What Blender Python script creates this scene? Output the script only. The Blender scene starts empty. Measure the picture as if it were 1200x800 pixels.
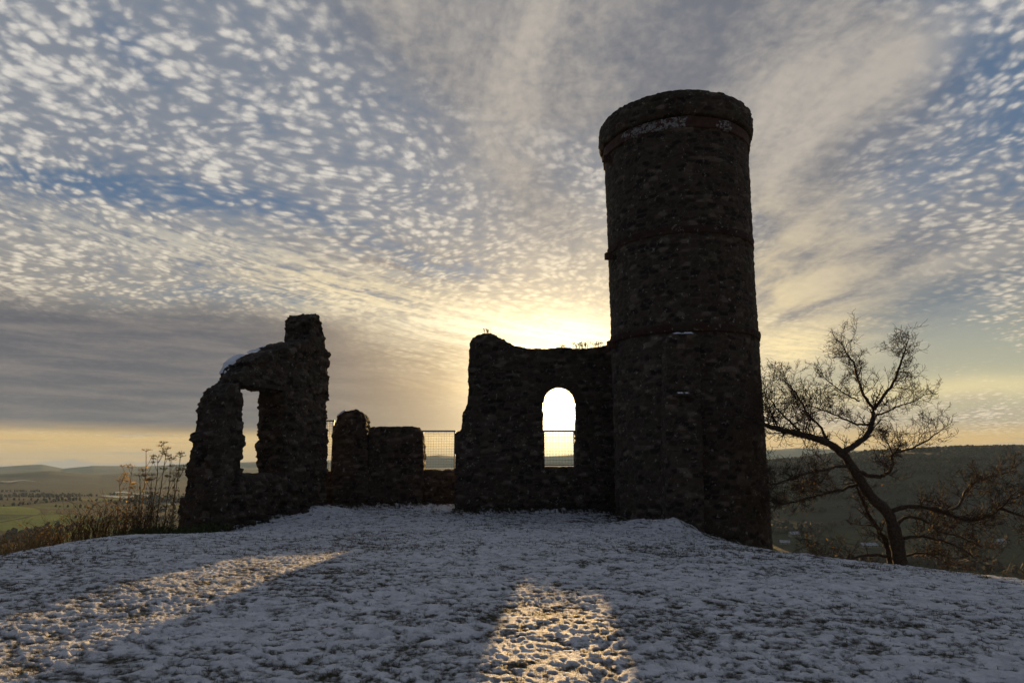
import bpy, bmesh, math, random
import numpy as np
from mathutils import Vector, geometry
random.seed(7)
R = math.radians
sc = bpy.context.scene
COL = sc.collection

# ------------------------------------------------------------------ camera
EYE = 1.6
PITCH = math.atan(145 / 800)
cam = bpy.data.objects.new('camera', bpy.data.cameras.new('camera'))
COL.objects.link(cam)
cam.location = (0, 0, EYE)
cam.rotation_euler = (R(90) + PITCH, 0, 0)
cam.data.lens = 24
cam.data.sensor_width = 36
cam.data.clip_start = 0.1
cam.data.clip_end = 200000
sc.camera = cam
SP, CP = math.sin(PITCH), math.cos(PITCH)

def ray(px, py):            # direction of a sight line of the 1200x800 photograph
    u, w = px - 600.0, 400.0 - py
    return np.array([u, 800 * CP - w * SP, 800 * SP + w * CP])
def at(px, py, Y):          # point of that sight line at depth Y
    d = ray(px, py); t = Y / d[1]
    return np.array([d[0] * t, Y, EYE + d[2] * t])

# ------------------------------------------------------------------ world
SUN_EL, SUN_AZ = 4.95, 4.0   # degrees; azimuth clockwise from +Y
W = bpy.data.worlds.new('World')
sc.world = W
W.use_nodes = True
NT = W.node_tree
for n in list(NT.nodes): NT.nodes.remove(n)

class V:
    """tiny expression layer over nodes: V wraps an output socket"""
    nt = NT
    def __init__(s, o): s.o = o
    @staticmethod
    def m(op, *a, clamp=False):
        n = V.nt.nodes.new('ShaderNodeMath'); n.operation = op; n.use_clamp = clamp
        for i, x in enumerate(a):
            if isinstance(x, V): V.nt.links.new(x.o, n.inputs[i])
            else: n.inputs[i].default_value = x
        return V(n.outputs[0])
    def __add__(s, b): return V.m('ADD', s, b)
    __radd__ = __add__
    def __sub__(s, b): return V.m('SUBTRACT', s, b)
    def __rsub__(s, b): return V.m('SUBTRACT', b, s)
    def __mul__(s, b): return V.m('MULTIPLY', s, b)
    __rmul__ = __mul__
    def __truediv__(s, b): return V.m('DIVIDE', s, b)
    def __rtruediv__(s, b): return V.m('DIVIDE', b, s)
    def clamp(s): return V.m('ADD', s, 0.0, clamp=True)
    def exp(s): return V.m('EXPONENT', s)
    def pow(s, p): return V.m('POWER', s, p)
def ss(x, a, b):            # smoothstep, also for a > b
    n = V.nt.nodes.new('ShaderNodeMapRange'); n.interpolation_type = 'SMOOTHSTEP'
    V.nt.links.new(x.o, n.inputs[0])
    lo, hi = (a, b) if a < b else (b, a)
    n.inputs[1].default_value = lo; n.inputs[2].default_value = hi
    n.inputs[3].default_value, n.inputs[4].default_value = (0, 1) if a < b else (1, 0)
    return V(n.outputs[0])
def xyz(x=0.0, y=0.0, z=0.0):
    n = V.nt.nodes.new('ShaderNodeCombineXYZ')
    for i, q in enumerate((x, y, z)):
        if isinstance(q, V): V.nt.links.new(q.o, n.inputs[i])
        else: n.inputs[i].default_value = q
    return V(n.outputs[0])
def noise(vec, scale, detail=3, rough=.5, dist=0.0, dim='3D', lac=2.0):
    n = V.nt.nodes.new('ShaderNodeTexNoise'); n.noise_dimensions = dim
    if vec is not None: V.nt.links.new(vec.o, n.inputs['Vector'])
    n.inputs['Scale'].default_value = scale; n.inputs['Detail'].default_value = detail
    n.inputs['Roughness'].default_value = rough; n.inputs['Distortion'].default_value = dist
    n.inputs['Lacunarity'].default_value = lac
    return V(n.outputs[0])
def voro(vec, scale, feature='F1', rnd=1.0, metric='EUCLIDEAN', out='Distance', dim='3D', smooth=None):
    n = V.nt.nodes.new('ShaderNodeTexVoronoi'); n.voronoi_dimensions = dim
    n.feature = feature
    if feature != 'DISTANCE_TO_EDGE': n.distance = metric
    if vec is not None: V.nt.links.new(vec.o, n.inputs['Vector'])
    n.inputs['Scale'].default_value = scale; n.inputs['Randomness'].default_value = rnd
    if smooth is not None: n.inputs['Smoothness'].default_value = smooth
    return V(n.outputs[out])
def mixc(f, a, b):
    n = V.nt.nodes.new('ShaderNodeMix'); n.data_type = 'RGBA'; n.clamp_factor = True
    if isinstance(f, V): V.nt.links.new(f.o, n.inputs[0])
    else: n.inputs[0].default_value = f
    for i, q in ((6, a), (7, b)):
        if isinstance(q, V): V.nt.links.new(q.o, n.inputs[i])
        else: n.inputs[i].default_value = (*q, 1)
    return V(n.outputs[2])
def vmath(op, a, b=None, scale=None):
    n = V.nt.nodes.new('ShaderNodeVectorMath'); n.operation = op
    for i, q in enumerate((a, b)):
        if isinstance(q, V): V.nt.links.new(q.o, n.inputs[i])
        elif q is not None: n.inputs[i].default_value = q
    if scale is not None:
        if isinstance(scale, V): V.nt.links.new(scale.o, n.inputs['Scale'])
        else: n.inputs['Scale'].default_value = scale
    return V(n.outputs['Value'] if op in ('DOT_PRODUCT', 'LENGTH') else n.outputs[0])

def lin(r, g, b, k=1.0):
    f = lambda c: ((c / 255 + .055) / 1.055) ** 2.4 if c > 10 else c / 255 / 12.92
    return (f(r) * k, f(g) * k, f(b) * k)

SKY_STRENGTH = 0.1
EXPO = 1.0
def build_sky():
    V.nt = NT
    tc = NT.nodes.new('ShaderNodeTexCoord')
    d = V(tc.outputs['Generated'])
    sp = NT.nodes.new('ShaderNodeSeparateXYZ'); NT.links.new(d.o, sp.inputs[0])
    dx, dy, dz = (V(sp.outputs[i]) for i in range(3))
    deg = 180 / math.pi
    az0 = V.m('ARCTAN2', dx, dy) * deg
    el0 = V.m('ARCSINE', dz) * deg
    # the cloud deck: directions meet a flat layer overhead
    zz = V.m('MAXIMUM', dz, 0.0) + 0.045
    P = xyz(dx / zz, dy / zz, 0.0)
    # slow warping so that no band has a ruled edge
    w1 = noise(P, 0.55, 3, .5) - .5
    w2 = noise(vmath('ADD', P, (7.3, 2.1, 0)), 0.55, 3, .5) - .5
    wa = noise(d, 4.2, 4, .55) - .5
    wb = noise(vmath('ADD', d, (3.1, 1.7, 0)), 4.2, 4, .55) - .5
    az = az0 + wa * 16
    el = el0 + wb * 9
    def blob(a, e, sa, se, rot=0.0, A=None, E=None):
        A = az if A is None else A; E = el if E is None else E
        c, s = math.cos(R(rot)), math.sin(R(rot))
        p = (A - a); q = (E - e)
        u = (p * c + q * s) * (1 / sa); v = (q * c - p * s) * (1 / se)
        return ((u * u + v * v) * -1.0).exp()
    # angle from the sun
    sv = (math.sin(R(SUN_AZ)) * math.cos(R(SUN_EL)), math.cos(R(SUN_AZ)) * math.cos(R(SUN_EL)), math.sin(R(SUN_EL)))
    cs = vmath('DOT_PRODUCT', d, sv)
    ang = V.m('ARCCOSINE', V.m('MINIMUM', V.m('MAXIMUM', cs, -1.0), 1.0)) * deg
    glow = (ang * (-1 / 13.0)).exp()
    glow_in = (ang * (-1 / 3.2)).exp()
    # glow that spreads along the horizon and up under the deck
    gh = blob(2, 7, 17, 8, 0, az0, el0)
    # clear sky
    sky = NT.nodes.new('ShaderNodeTexSky'); sky.sky_type = 'NISHITA'; sky.sun_disc = False
    sky.sun_elevation = R(SUN_EL); sky.sun_rotation = R(SUN_AZ); sky.altitude = 200
    sky.air_density = 1.0; sky.dust_density = 1.2; sky.ozone_density = 2.0
    back = ss(ang, 45.0, 110.0)                       # the half of the sky turned from the sun
    nish = vmath('SCALE', V(sky.outputs[0]), scale=0.5 * SKY_STRENGTH)
    hi = mixc(ss(el0, 3.0, 16.0), lin(196, 200, 172), lin(92, 120, 154))
    hi = mixc(blob(0, 0, 45, 8.0, 0, az0, el0) * .7, hi, lin(238, 206, 148))
    clear = mixc(.78, nish, hi)
    # --- altocumulus cells
    Pw = vmath('ADD', P, xyz(w1 * .7, w2 * .7, 0.0))
    wf1 = noise(Pw, 7.0, 3, .5) - .5; wf2 = noise(vmath('ADD', Pw, (5.2, 1.3, 0)), 7.0, 3, .5) - .5
    zc = V.m('MAXIMUM', dz, 0.0) + 0.17
    Q = vmath('ADD', xyz(dx / zc, dy / zc, 0.0), xyz(w1 * .22 + wf1 * .03, w2 * .22 + wf2 * .03, 0.0))
    cell = vmath('MULTIPLY', Q, (1.0, .92, 1.0))
    f = voro(cell, 23.0, 'SMOOTH_F1', .95, dim='2D', smooth=.35)
    fsm = voro(vmath('ADD', cell, xyz(w2 * .9, w1 * .5, 0.0)), 41.0, 'SMOOTH_F1', 1.0, dim='2D', smooth=.35)
    fine = noise(cell, 40.0, 4, .55, .1)
    lump = noise(cell, 6.0, 3, .5)
    puff = ss(f, .72, .08) * .52 + ss(fsm, .66, .10) * .34 + (fine - .5) * .80 + (lump - .5) * 1.25 - .36
    cover = noise(vmath('MULTIPLY', Pw, (.75, .45, 1)), 1.15, 5, .6)       # where the deck thins
    azw = az0 + wa * 5.0 + wf1 * 1.6; elw = el0 + wb * 3.6 + wf2 * 1.3
    def sky_pt(q):
        v = ray(*q); return math.degrees(math.atan2(v[0], v[1])), math.degrees(math.atan2(v[2], math.hypot(v[0], v[1])))
    def seg(p1, p2, w, ext=.62):
        (a1, e1), (a2, e2) = sky_pt(p1), sky_pt(p2)
        L = math.hypot(a2 - a1, e2 - e1)
        return blob((a1 + a2) / 2, (e1 + e2) / 2, L * ext, w, math.degrees(math.atan2(e2 - e1, a2 - a1)), azw, elw)
    blue = (seg((-40, 178), (330, 248), 1.25) * 1.0 + seg((330, 245), (570, 335), 1.1) * .55 + seg((150, 345), (400, 352), .9) * .7
            + seg((120, 30), (180, 90), 1.6) * .8 + seg((275, 120), (330, 165), 1.3) * .45 + seg((470, 310), (600, 322), .9) * .5
            + seg((1060, 20), (1240, 170), 3.6) * 1.2 + seg((1010, 240), (1130, 170), 2.2) * 1.1 + blob(33, 7.2, 15, 2.3) * 2.0
            + seg((1030, 385), (1220, 335), 1.5) * 1.3)
    film = ss((cover - .5) * 1.4 - blue * .55 + (lump - .5) * .5 + .42, -.1, .75)
    dens = ss(puff + (cover - .5) * 1.0 - blue * .60 + .52 + seg((0, 60), (420, 200), 5.0) * .12, -.42, .88)
    # --- smooth veil: grey altostratus across the middle and the right
    stre = noise(vmath('MULTIPLY', vmath('ADD', Pw, xyz(wf1 * .02, wf2 * .02, 0.0)), (1.3, .50, 1)), 2.0, 7, .58, .12)
    veil = (seg((400, -30), (720, 120), 5.0) * 1.3 + seg((600, -40), (900, -10), 6.0) * 1.1 + seg((700, 60), (900, 60), 5.0) * .9 + seg((540, 170), (700, 290), 3.6) * .95 + seg((880, -40), (960, 330), 6.0) * 1.35
            + seg((1000, -20), (1090, 150), 4.0) * .8 + seg((900, 330), (1120, 300), 2.2) * .8 + seg((1000, 375), (1200, 330), 1.6) * .7)
    veil = (veil * (stre * 1.1 + .42)).clamp()
    slab = ss(el0 + (wb * 3.2) + wf1 * .8, 13.4, 10.6) * ss(el0 + wb * 1.0, 2.0, 2.6) * ss(az0 + wa * 12 + el0 * 1.6, 16.0, -2.0)
    slab_tex = noise(xyz(az0 * .035, el0 * .38, 0.0), 3.4, 5, .6, .5)
    # --- colours
    shade = mixc(ss(el0, 4, 24), lin(172, 160, 142), lin(134, 140, 150))
    lit = mixc(ss(el0, 4, 26), lin(246, 230, 200), lin(222, 217, 209))
    puffcol = mixc(ss(puff + (cover - .5) * 1.1 + (noise(cell, 90.0, 3, .5) - .5) * .5, -.15, .78), shade, lit)
    puffcol = mixc(gh * .45, puffcol, lin(255, 226, 160))
    veilcol = mixc(ss(stre + (fine - .5) * .20, .33, .68), lin(108, 113, 125), lin(182, 175, 166))
    veilcol = mixc(ss(stre, .36, .58) * blob(17, 12, 11, 7, 0, az0, el0) * .95, veilcol, lin(232, 212, 168))
    veilcol = mixc(seg((1000, 375), (1200, 330), 1.6) * .8, veilcol, lin(112, 124, 134))
    col = mixc(film * .85, clear, shade)
    col = mixc(dens * .92, col, puffcol)
    col = mixc(veil * .95, col, veilcol)
    # bright streaks: long band low over the left, white-gold band above the ruin
    st2 = noise(xyz(az0 * .06 + el0 * .03, el0 * .55 + az0 * .10, 0.0), 3.0, 6, .62, .8)
    sm = ss(st2 + (fine - .5) * .25, .36, .62)
    col = mixc(seg((-20, 235), (380, 318), 1.5) * sm * .5, col, lin(224, 216, 196))
    col = mixc(seg((300, 320), (560, 372), 2.0) * sm * .75, col, lin(246, 226, 182))
    col = mixc((seg((490, 384), (740, 398), 1.7, .7) * (sm * .7 + .5)).clamp(), col, lin(255, 240, 205, 1.1))
    col = mixc((seg((880, 408), (980, 392), 1.8, .8) * (sm * .6 + .45)).clamp(), col, lin(250, 228, 176))
    col = mixc(seg((470, 455), (640, 462), .8) * .55, col, lin(250, 214, 150))
    grey = ss(st2, .56, .40) * (seg((380, 430), (620, 440), 2.6) * .75 + seg((380, 290), (560, 330), 1.8) * .4)
    col = mixc(grey, col, lin(150, 132, 112))
    slabcol = mixc(ss(slab_tex, .35, .68), lin(92, 94, 104), lin(120, 116, 118))
    slabcol = mixc(ss(az0, -24.0, -2.0) * .8, slabcol, lin(168, 140, 108))
    col = mixc(slab * .95, col, slabcol)
    # low strip under the slab, thin bars of far cloud on it
    low = ss(el0, 3.3, 1.6)
    lowcol = mixc(ss(el0, -.2, 2.6), lin(226, 178, 112), lin(238, 194, 112))
    lowcol = mixc(ss(noise(xyz(az0 * .05, el0 * 1.3, 0.0), 3.0, 4, .6), .52, .66) * .45, lowcol, lin(170, 158, 146))
    col = mixc(low * .8, col, lowcol)
    capn = noise(xyz(az0 * .35, 0.0, 0.0), 1.0, 4, .6)
    caps = ss(el0 - (capn - .40) * 1.8, .14, -.05) * ss(az0, -18.0, -26.0)
    col = mixc(caps * .75, col, lin(168, 160, 158))
    # thin bar of bright cloud on the right
    bar = blob(33, 5.4, 12, .75, 1, az0, el0 + wb * 2.0)
    col = mixc(bar * .75, col, lin(238, 220, 168))
    # the side away from the sun is duller
    col = mixc(back, col, vmath('MULTIPLY', col, (.34, .39, .50)))
    zen = ss(el0, 38.0, 62.0)
    col = mixc(zen * .8, col, vmath('MULTIPLY', col, (.48, .54, .66)))
    # aureole
    g = vmath('SCALE', mixc(0.0, (1.0, .68, .32), (1, 1, 1)), scale=glow * .28)
    g2 = vmath('SCALE', mixc(0.0, (1.0, .76, .40), (1, 1, 1)), scale=glow_in * 5.0 + (ang * (-1 / 6.0)).exp() * .50)
    cut = 1.0 - (slab * .6)
    g = vmath('SCALE', g, scale=(dens * .55 + .45) * cut)
    col = vmath('ADD', vmath('ADD', col, g), g2)
    col = mixc(ss(el0, -1.0, -4.0), col, (.05, .05, .05))
    bg = NT.nodes.new('ShaderNodeBackground'); bg.inputs[1].default_value = SKY_STRENGTH
    sc10 = vmath('SCALE', col, scale=1 / SKY_STRENGTH / 2 ** EXPO)
    NT.links.new(sc10.o, bg.inputs[0])
    out = NT.nodes.new('ShaderNodeOutputWorld'); NT.links.new(bg.outputs[0], out.inputs[0])
build_sky()
W.cycles.sampling_method = 'MANUAL'
W.cycles.sample_map_resolution = 1024

sun = bpy.data.objects.new('sun', bpy.data.lights.new('sun', 'SUN'))
COL.objects.link(sun)
sun.data.energy = 5.0
sun.data.angle = R(0.53)
sun.data.color = (1.0, .63, .26)
_sd = Vector((math.sin(R(SUN_AZ)) * math.cos(R(SUN_EL)), math.cos(R(SUN_AZ)) * math.cos(R(SUN_EL)), math.sin(R(SUN_EL))))
sun.rotation_euler = _sd.to_track_quat('Z', 'Y').to_euler()
sun.location = _sd * 50
sc.view_settings.view_transform = 'Standard'
sc.view_settings.look = 'None'
sc.view_settings.gamma = 1
sc.view_settings.exposure = EXPO
sc.cycles.max_bounces = 6
sc.cycles.diffuse_bounces = 3
sc.cycles.volume_bounces = 0
sc.cycles.transparent_max_bounces = 8

# ------------------------------------------------------------------ numpy noise
def _h(a, seed):
    a = a.astype(np.uint64)
    a = (a ^ np.uint64(seed * 7919 + 13)) * np.uint64(0x9E3779B97F4A7C15)
    a ^= a >> np.uint64(29); a *= np.uint64(0xBF58476D1CE4E5B9); a ^= a >> np.uint64(32)
    return (a >> np.uint64(40)).astype(np.float64) / float(1 << 24)
def hash3(i, j, k, seed=0):
    a = (i + 50000).astype(np.uint64) + (j + 50000).astype(np.uint64) * np.uint64(131071) + (k + 50000).astype(np.uint64) * np.uint64(17179869143)
    return _h(a, seed)
def vn2(x, y, seed=0):
    i, j = np.floor(x), np.floor(y); u, v = x - i, y - j
    u = u * u * u * (u * (u * 6 - 15) + 10); v = v * v * v * (v * (v * 6 - 15) + 10)
    z = np.zeros_like(i)
    g = lambda a, b: hash3(i + a, j + b, z, seed)
    return (g(0, 0) * (1 - u) + g(1, 0) * u) * (1 - v) + (g(0, 1) * (1 - u) + g(1, 1) * u) * v
def fbm2(x, y, oct=4, seed=0, gain=.5):
    s = 0; a = 1; t = 0; c, q = .8, .6
    for o in range(oct):
        s = s + a * (vn2(x, y, seed + o) - .5); t += a; a *= gain
        x, y = (x * c - y * q) * 2.03 + 3.7, (x * q + y * c) * 2.03 + 1.3
    return s / t
def vn3(x, y, z, seed=0):
    i, j, k = np.floor(x), np.floor(y), np.floor(z); u, v, w = x - i, y - j, z - k
    u, v, w = (t * t * (3 - 2 * t) for t in (u, v, w))
    g = lambda a, b, c: hash3(i + a, j + b, k + c, seed)
    L = lambda a, b, t: a + (b - a) * t
    return L(L(L(g(0, 0, 0), g(1, 0, 0), u), L(g(0, 1, 0), g(1, 1, 0), u), v),
             L(L(g(0, 0, 1), g(1, 0, 1), u), L(g(0, 1, 1), g(1, 1, 1), u), v), w)
def worley3(x, y, z, seed=0):
    i, j, k = np.floor(x), np.floor(y), np.floor(z)
    f1 = np.full(x.shape, 9.0); f2 = f1.copy(); idv = np.zeros_like(f1)
    for a in (-1, 0, 1):
        for b in (-1, 0, 1):
            for c in (-1, 0, 1):
                I, J, K = i + a, j + b, k + c
                qx = I + .12 + .76 * hash3(I, J, K, seed); qy = J + .12 + .76 * hash3(I, J, K, seed + 1); qz = K + .12 + .76 * hash3(I, J, K, seed + 2)
                dd = np.sqrt((x - qx) ** 2 + (y - qy) ** 2 + (z - qz) ** 2)
                new = dd < f1
                f2 = np.where(new, f1, np.minimum(f2, dd))
                idv = np.where(new, hash3(I, J, K, seed + 3), idv)
                f1 = np.where(new, dd, f1)
    return f1, f2, idv

def sstep(x, a, b):
    t = np.clip((x - a) / (b - a), 0, 1); return t * t * (3 - 2 * t)

# ------------------------------------------------------------------ mesh helpers
def mesh_np(name, verts, faces, attrs=None, smooth=False):
    """faces: int array n x 3 or n x 4"""
    me = bpy.data.meshes.new(name)
    verts = np.asarray(verts, np.float32); faces = np.asarray(faces, np.int32)
    me.vertices.add(len(verts)); me.vertices.foreach_set('co', verts.ravel())
    n, k = faces.shape
    me.loops.add(n * k); me.loops.foreach_set('vertex_index', faces.ravel())
    me.polygons.add(n); me.polygons.foreach_set('loop_start', np.arange(0, n * k, k, dtype=np.int32))
    try: me.polygons.foreach_set('loop_total', np.full(n, k, np.int32))
    except Exception: pass
    me.polygons.foreach_set('use_smooth', np.full(n, bool(smooth)))
    for an, av in (attrs or {}).items():
        a = me.attributes.new(an, 'FLOAT', 'POINT'); a.data.foreach_set('value', np.asarray(av, np.float32))
    me.update(calc_edges=True); me.validate()
    return me
def link(name, me, mat, parent=None):
    o = bpy.data.objects.new(name, me); COL.objects.link(o)
    if mat: me.materials.clear(); me.materials.append(mat)
    if parent:
        o.parent = parent
        o.location = -Vector(parent.location)
    return o
def thing(name, label, cat, loc, group=None):
    o = bpy.data.objects.new(name, None); COL.objects.link(o); o.location = loc; o.empty_display_size = .3
    o['label'] = label; o['category'] = cat
    if group: o['group'] = group
    return o
def tag(o, label, cat, group=None, kind=None):
    if label: o['label'] = label
    if cat: o['category'] = cat
    if group: o['group'] = group
    if kind: o['kind'] = kind
    return o
class MB:
    def __init__(s): s.v = []; s.f = []; s.n = 0
    def add(s, v, f):
        v = np.asarray(v, float); f = np.asarray(f, int); s.v.append(v); s.f.append(f + s.n); s.n += len(v)
    def tube(s, pts, rad, sides=4, cap=True):
        pts = np.asarray(pts, float); n = len(pts)
        rad = np.broadcast_to(np.asarray(rad, float), (n,))
        t = np.gradient(pts, axis=0); t /= np.linalg.norm(t, axis=1)[:, None] + 1e-9
        ref = np.array([0.31, .2, .93]) if abs(t[0][2]) < .9 else np.array([1.0, .1, 0])
        a = np.cross(t, ref); a /= np.linalg.norm(a, axis=1)[:, None] + 1e-9
        b = np.cross(t, a)
        th = np.arange(sides) * 2 * math.pi / sides
        v = pts[:, None, :] + rad[:, None, None] * (np.cos(th)[None, :, None] * a[:, None, :] + np.sin(th)[None, :, None] * b[:, None, :])
        v = v.reshape(-1, 3)
        i = np.arange(n - 1)[:, None] * sides; j = np.arange(sides)[None, :]; j2 = (j + 1) % sides
        f = np.stack([i + j, i + j2, i + sides + j2, i + sides + j], -1).reshape(-1, 4)
        if cap:                                   # close the ends with quads that fold onto the first corners
            for base in (0, (n - 1) * sides):
                for q in range(1, sides - 1, 2):
                    f = np.vstack([f, [base, base + q, base + q + 1, base + (q + 2) % sides if q + 2 <= sides - 1 else base + q + 1]]) if q + 2 <= sides - 1 else f
        s.add(v, f)
    def box(s, c, h, rz=0.0):
        c = np.asarray(c, float); h = np.asarray(h, float)
        q = np.array([[x, y, z] for z in (-1, 1) for y in (-1, 1) for x in (-1, 1)], float) * h
        cz, sz = math.cos(rz), math.sin(rz)
        q = np.stack([q[:, 0] * cz - q[:, 1] * sz, q[:, 0] * sz + q[:, 1] * cz, q[:, 2]], 1) + c
        s.add(q, [[0, 2, 3, 1], [4, 5, 7, 6], [0, 1, 5, 4], [2, 6, 7, 3], [0, 4, 6, 2], [1, 3, 7, 5]])
    def mesh(s, name, smooth=False):
        return mesh_np(name, np.vstack(s.v), np.vstack(s.f), smooth=smooth)
    def build(s, name, mat, parent=None, smooth=False):
        return link(name, s.mesh(name, smooth), mat, parent)

# ------------------------------------------------------------------ materials
def new_mat(name):
    m = bpy.data.materials.new(name); m.use_nodes = True
    V.nt = m.node_tree
    b = m.node_tree.nodes['Principled BSDF']
    return m, b
def attr(name):
    n = V.nt.nodes.new('ShaderNodeAttribute'); n.attribute_name = name; return V(n.outputs['Fac'])
def coord(kind='Object'):
    if kind == 'Position':
        n = V.nt.nodes.new('ShaderNodeNewGeometry'); return V(n.outputs['Position'])
    n = V.nt.nodes.new('ShaderNodeTexCoord'); return V(n.outputs[kind])
def setin(b, name, v):
    if isinstance(v, V): V.nt.links.new(v.o, b.inputs[name])
    else: b.inputs[name].default_value = v
def bump(b, h, strength=.3, dist=.02):
    n = V.nt.nodes.new('ShaderNodeBump'); n.inputs['Strength'].default_value = strength; n.inputs['Distance'].default_value = dist
    V.nt.links.new(h.o, n.inputs['Height']); V.nt.links.new(n.outputs[0], b.inputs['Normal'])

def stone_material(name, dark, mid, light, mortar):
    m, b = new_mat(name)
    p = coord('Position')
    r, mo = attr('stone'), attr('joint')
    c = mixc(ss(r, .05, .6), dark, mid)
    c = mixc(ss(r, .78, 1.0), c, light)
    n1 = noise(p, 7.0, 5, .65); n2 = noise(p, 1.1, 4, .6); n3 = noise(p, 38.0, 4, .7)
    c = mixc(ss(n1, .35, .75) * .5, c, vmath('MULTIPLY', c, (.45, .43, .42)))
    c = mixc(mo * .75, c, mortar)
    c = mixc(ss(n2, .52, .68) * .35, c, (.055, .062, .035))                      # moss
    lich = ss(noise(p, 6.0, 5, .75), .60, .66)
    c = mixc(lich * .55, c, (.42, .41, .36))                                     # pale lichen
    setin(b, 'Base Color', c); setin(b, 'Roughness', .92)
    setin(b, 'Specular IOR Level', .25)
    bump(b, n1 * .6 + n3 * .4, .6, .03)
    return m
M = {}
M['stone'] = stone_material('rubble_stone', (.025, .019, .016), (.066, .049, .037), (.16, .13, .105), (.092, .074, .058))
M['sandstone'] = stone_material('red_sandstone', (.040, .019, .015), (.056, .028, .021), (.075, .042, .032), (.05, .036, .03))

m, b = new_mat('snow'); p = coord('Position')
setin(b, 'Base Color', mixc(noise(p, 3, 3), (.74, .77, .83), (.82, .84, .88))); setin(b, 'Roughness', .6)
bump(b, noise(p, 45, 4, .6), .4, .02); M['snow'] = m

m, b = new_mat('lime_render'); p = coord('Position')
setin(b, 'Base Color', mixc(ss(noise(p, 9, 4), .35, .6), (.20, .19, .18), (.50, .50, .50))); setin(b, 'Roughness', .9)
M['render'] = m

m, b = new_mat('snowy_grass'); p = coord('Position')
s_ = attr('snow')
n_f = noise(vmath('MULTIPLY', p, (1.0, 1.0, 1.0)), 26.0, 4, .65)
n_g = noise(p, 90.0, 3, .6)
msk = ss(s_ + (n_f - .5) * .55 + (n_g - .5) * .50, .18, .66)
gr = mixc(ss(n_f, .3, .7), (.022, .024, .010), (.060, .050, .024))
sn = mixc(ss(noise(p, 5.0, 3), .3, .7), (.58, .59, .61), (.82, .82, .84))
setin(b, 'Base Color', mixc(msk, gr, sn))
setin(b, 'Roughness', .75)
setin(b, 'Specular IOR Level', .22)
bump(b, msk * .7 + n_f * .7 + n_g * .5, .9, .03)
M['ground'] = m

def simple(name, c1, c2, scale=8, rough=.85, metal=0.0, trans=0.0):
    m, b = new_mat(name); p = coord('Position')
    n = noise(p, scale, 4, .6)
    setin(b, 'Base Color', mixc(ss(n, .35, .65), c1, c2)); setin(b, 'Roughness', rough); setin(b, 'Metallic', metal)
    if trans:                                   # thin leaves and dry stalks let light through
        out = m.node_tree.nodes['Material Output']
        t = m.node_tree.nodes.new('ShaderNodeBsdfTranslucent'); t.inputs[0].default_value = (*[min(1, x * 1.6) for x in c2], 1)
        mx = m.node_tree.nodes.new('ShaderNodeMixShader'); mx.inputs[0].default_value = trans
        m.node_tree.links.new(b.outputs[0], mx.inputs[1]); m.node_tree.links.new(t.outputs[0], mx.inputs[2])
        m.node_tree.links.new(mx.outputs[0], out.inputs[0])
    return m
M['bark'] = simple('bark', (.035, .028, .022), (.085, .065, .048), 14)
M['twig'] = simple('twig_bark', (.036, .024, .018), (.075, .046, .028), 10)
M['leaf'] = simple('withered_leaf', (.085, .058, .022), (.15, .105, .042), 12, .8, 0, .35)
M['straw'] = simple('dry_stalk', (.15, .105, .045), (.32, .23, .11), 5, .8, 0, .45)
M['bramble'] = simple('bramble_stem', (.060, .034, .020), (.13, .075, .035), 6, .85, 0, .2)
M['blade'] = simple('grass_blade', (.028, .032, .012), (.10, .082, .034), 3, .75, 0, .35)
M['greenleaf'] = simple('green_leaf', (.030, .05, .014), (.07, .09, .024), 5, .7, 0, .35)
M['iron'] = simple('galvanised_steel', (.16, .16, .165), (.26, .26, .26), 20, .5, .8)
M['rust'] = simple('rusted_iron', (.05, .028, .018), (.11, .055, .03), 20, .8, .2)
M['roofsnow'] = simple('snowy_slate_roof', (.22, .23, .25), (.45, .47, .50), .3, .8)
M['harl'] = simple('harled_wall', (.20, .19, .17), (.30, .28, .25), .3, .9)
M['dark'] = simple('dark_opening', (.012, .012, .014), (.02, .02, .022), .3, .4)
M['wood'] = simple('far_wood', (.030, .026, .018), (.062, .048, .030), .02, .95)

# ------------------------------------------------------------------ ground form
EDGE = [(-12, -14), (12, -14), (11.6, 4), (10.0, 10.2), (8.0, 13.0), (5.6, 15.2), (4.9, 18.5), (4.9, 23), (4.8, 30.5), (-1, 33), (-7.6, 32.4), (-9.6, 27.5), (-10.3, 22.6), (-9.8, 16.5), (-9.2, 12), (-10.4, 4)]
def outside(x, y):
    """distance beyond the edge of the hilltop, 0 inside"""
    best = np.full(x.shape, 1e9); inside = np.zeros(x.shape, bool)
    n = len(EDGE)
    for a in range(n):
        (x1, y1), (x2, y2) = EDGE[a], EDGE[(a + 1) % n]
        ex, ey = x2 - x1, y2 - y1
        t = np.clip(((x - x1) * ex + (y - y1) * ey) / (ex * ex + ey * ey), 0, 1)
        best = np.minimum(best, np.hypot(x - x1 - t * ex, y - y1 - t * ey))
        with np.errstate(divide='ignore', invalid='ignore'):
            inside ^= ((y1 > y) != (y2 > y)) & (x < (x2 - x1) * (y - y1) / (y2 - y1 + 1e-12) + x1)
    return np.where(inside, 0, best), np.where(inside, best, 0)
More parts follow.
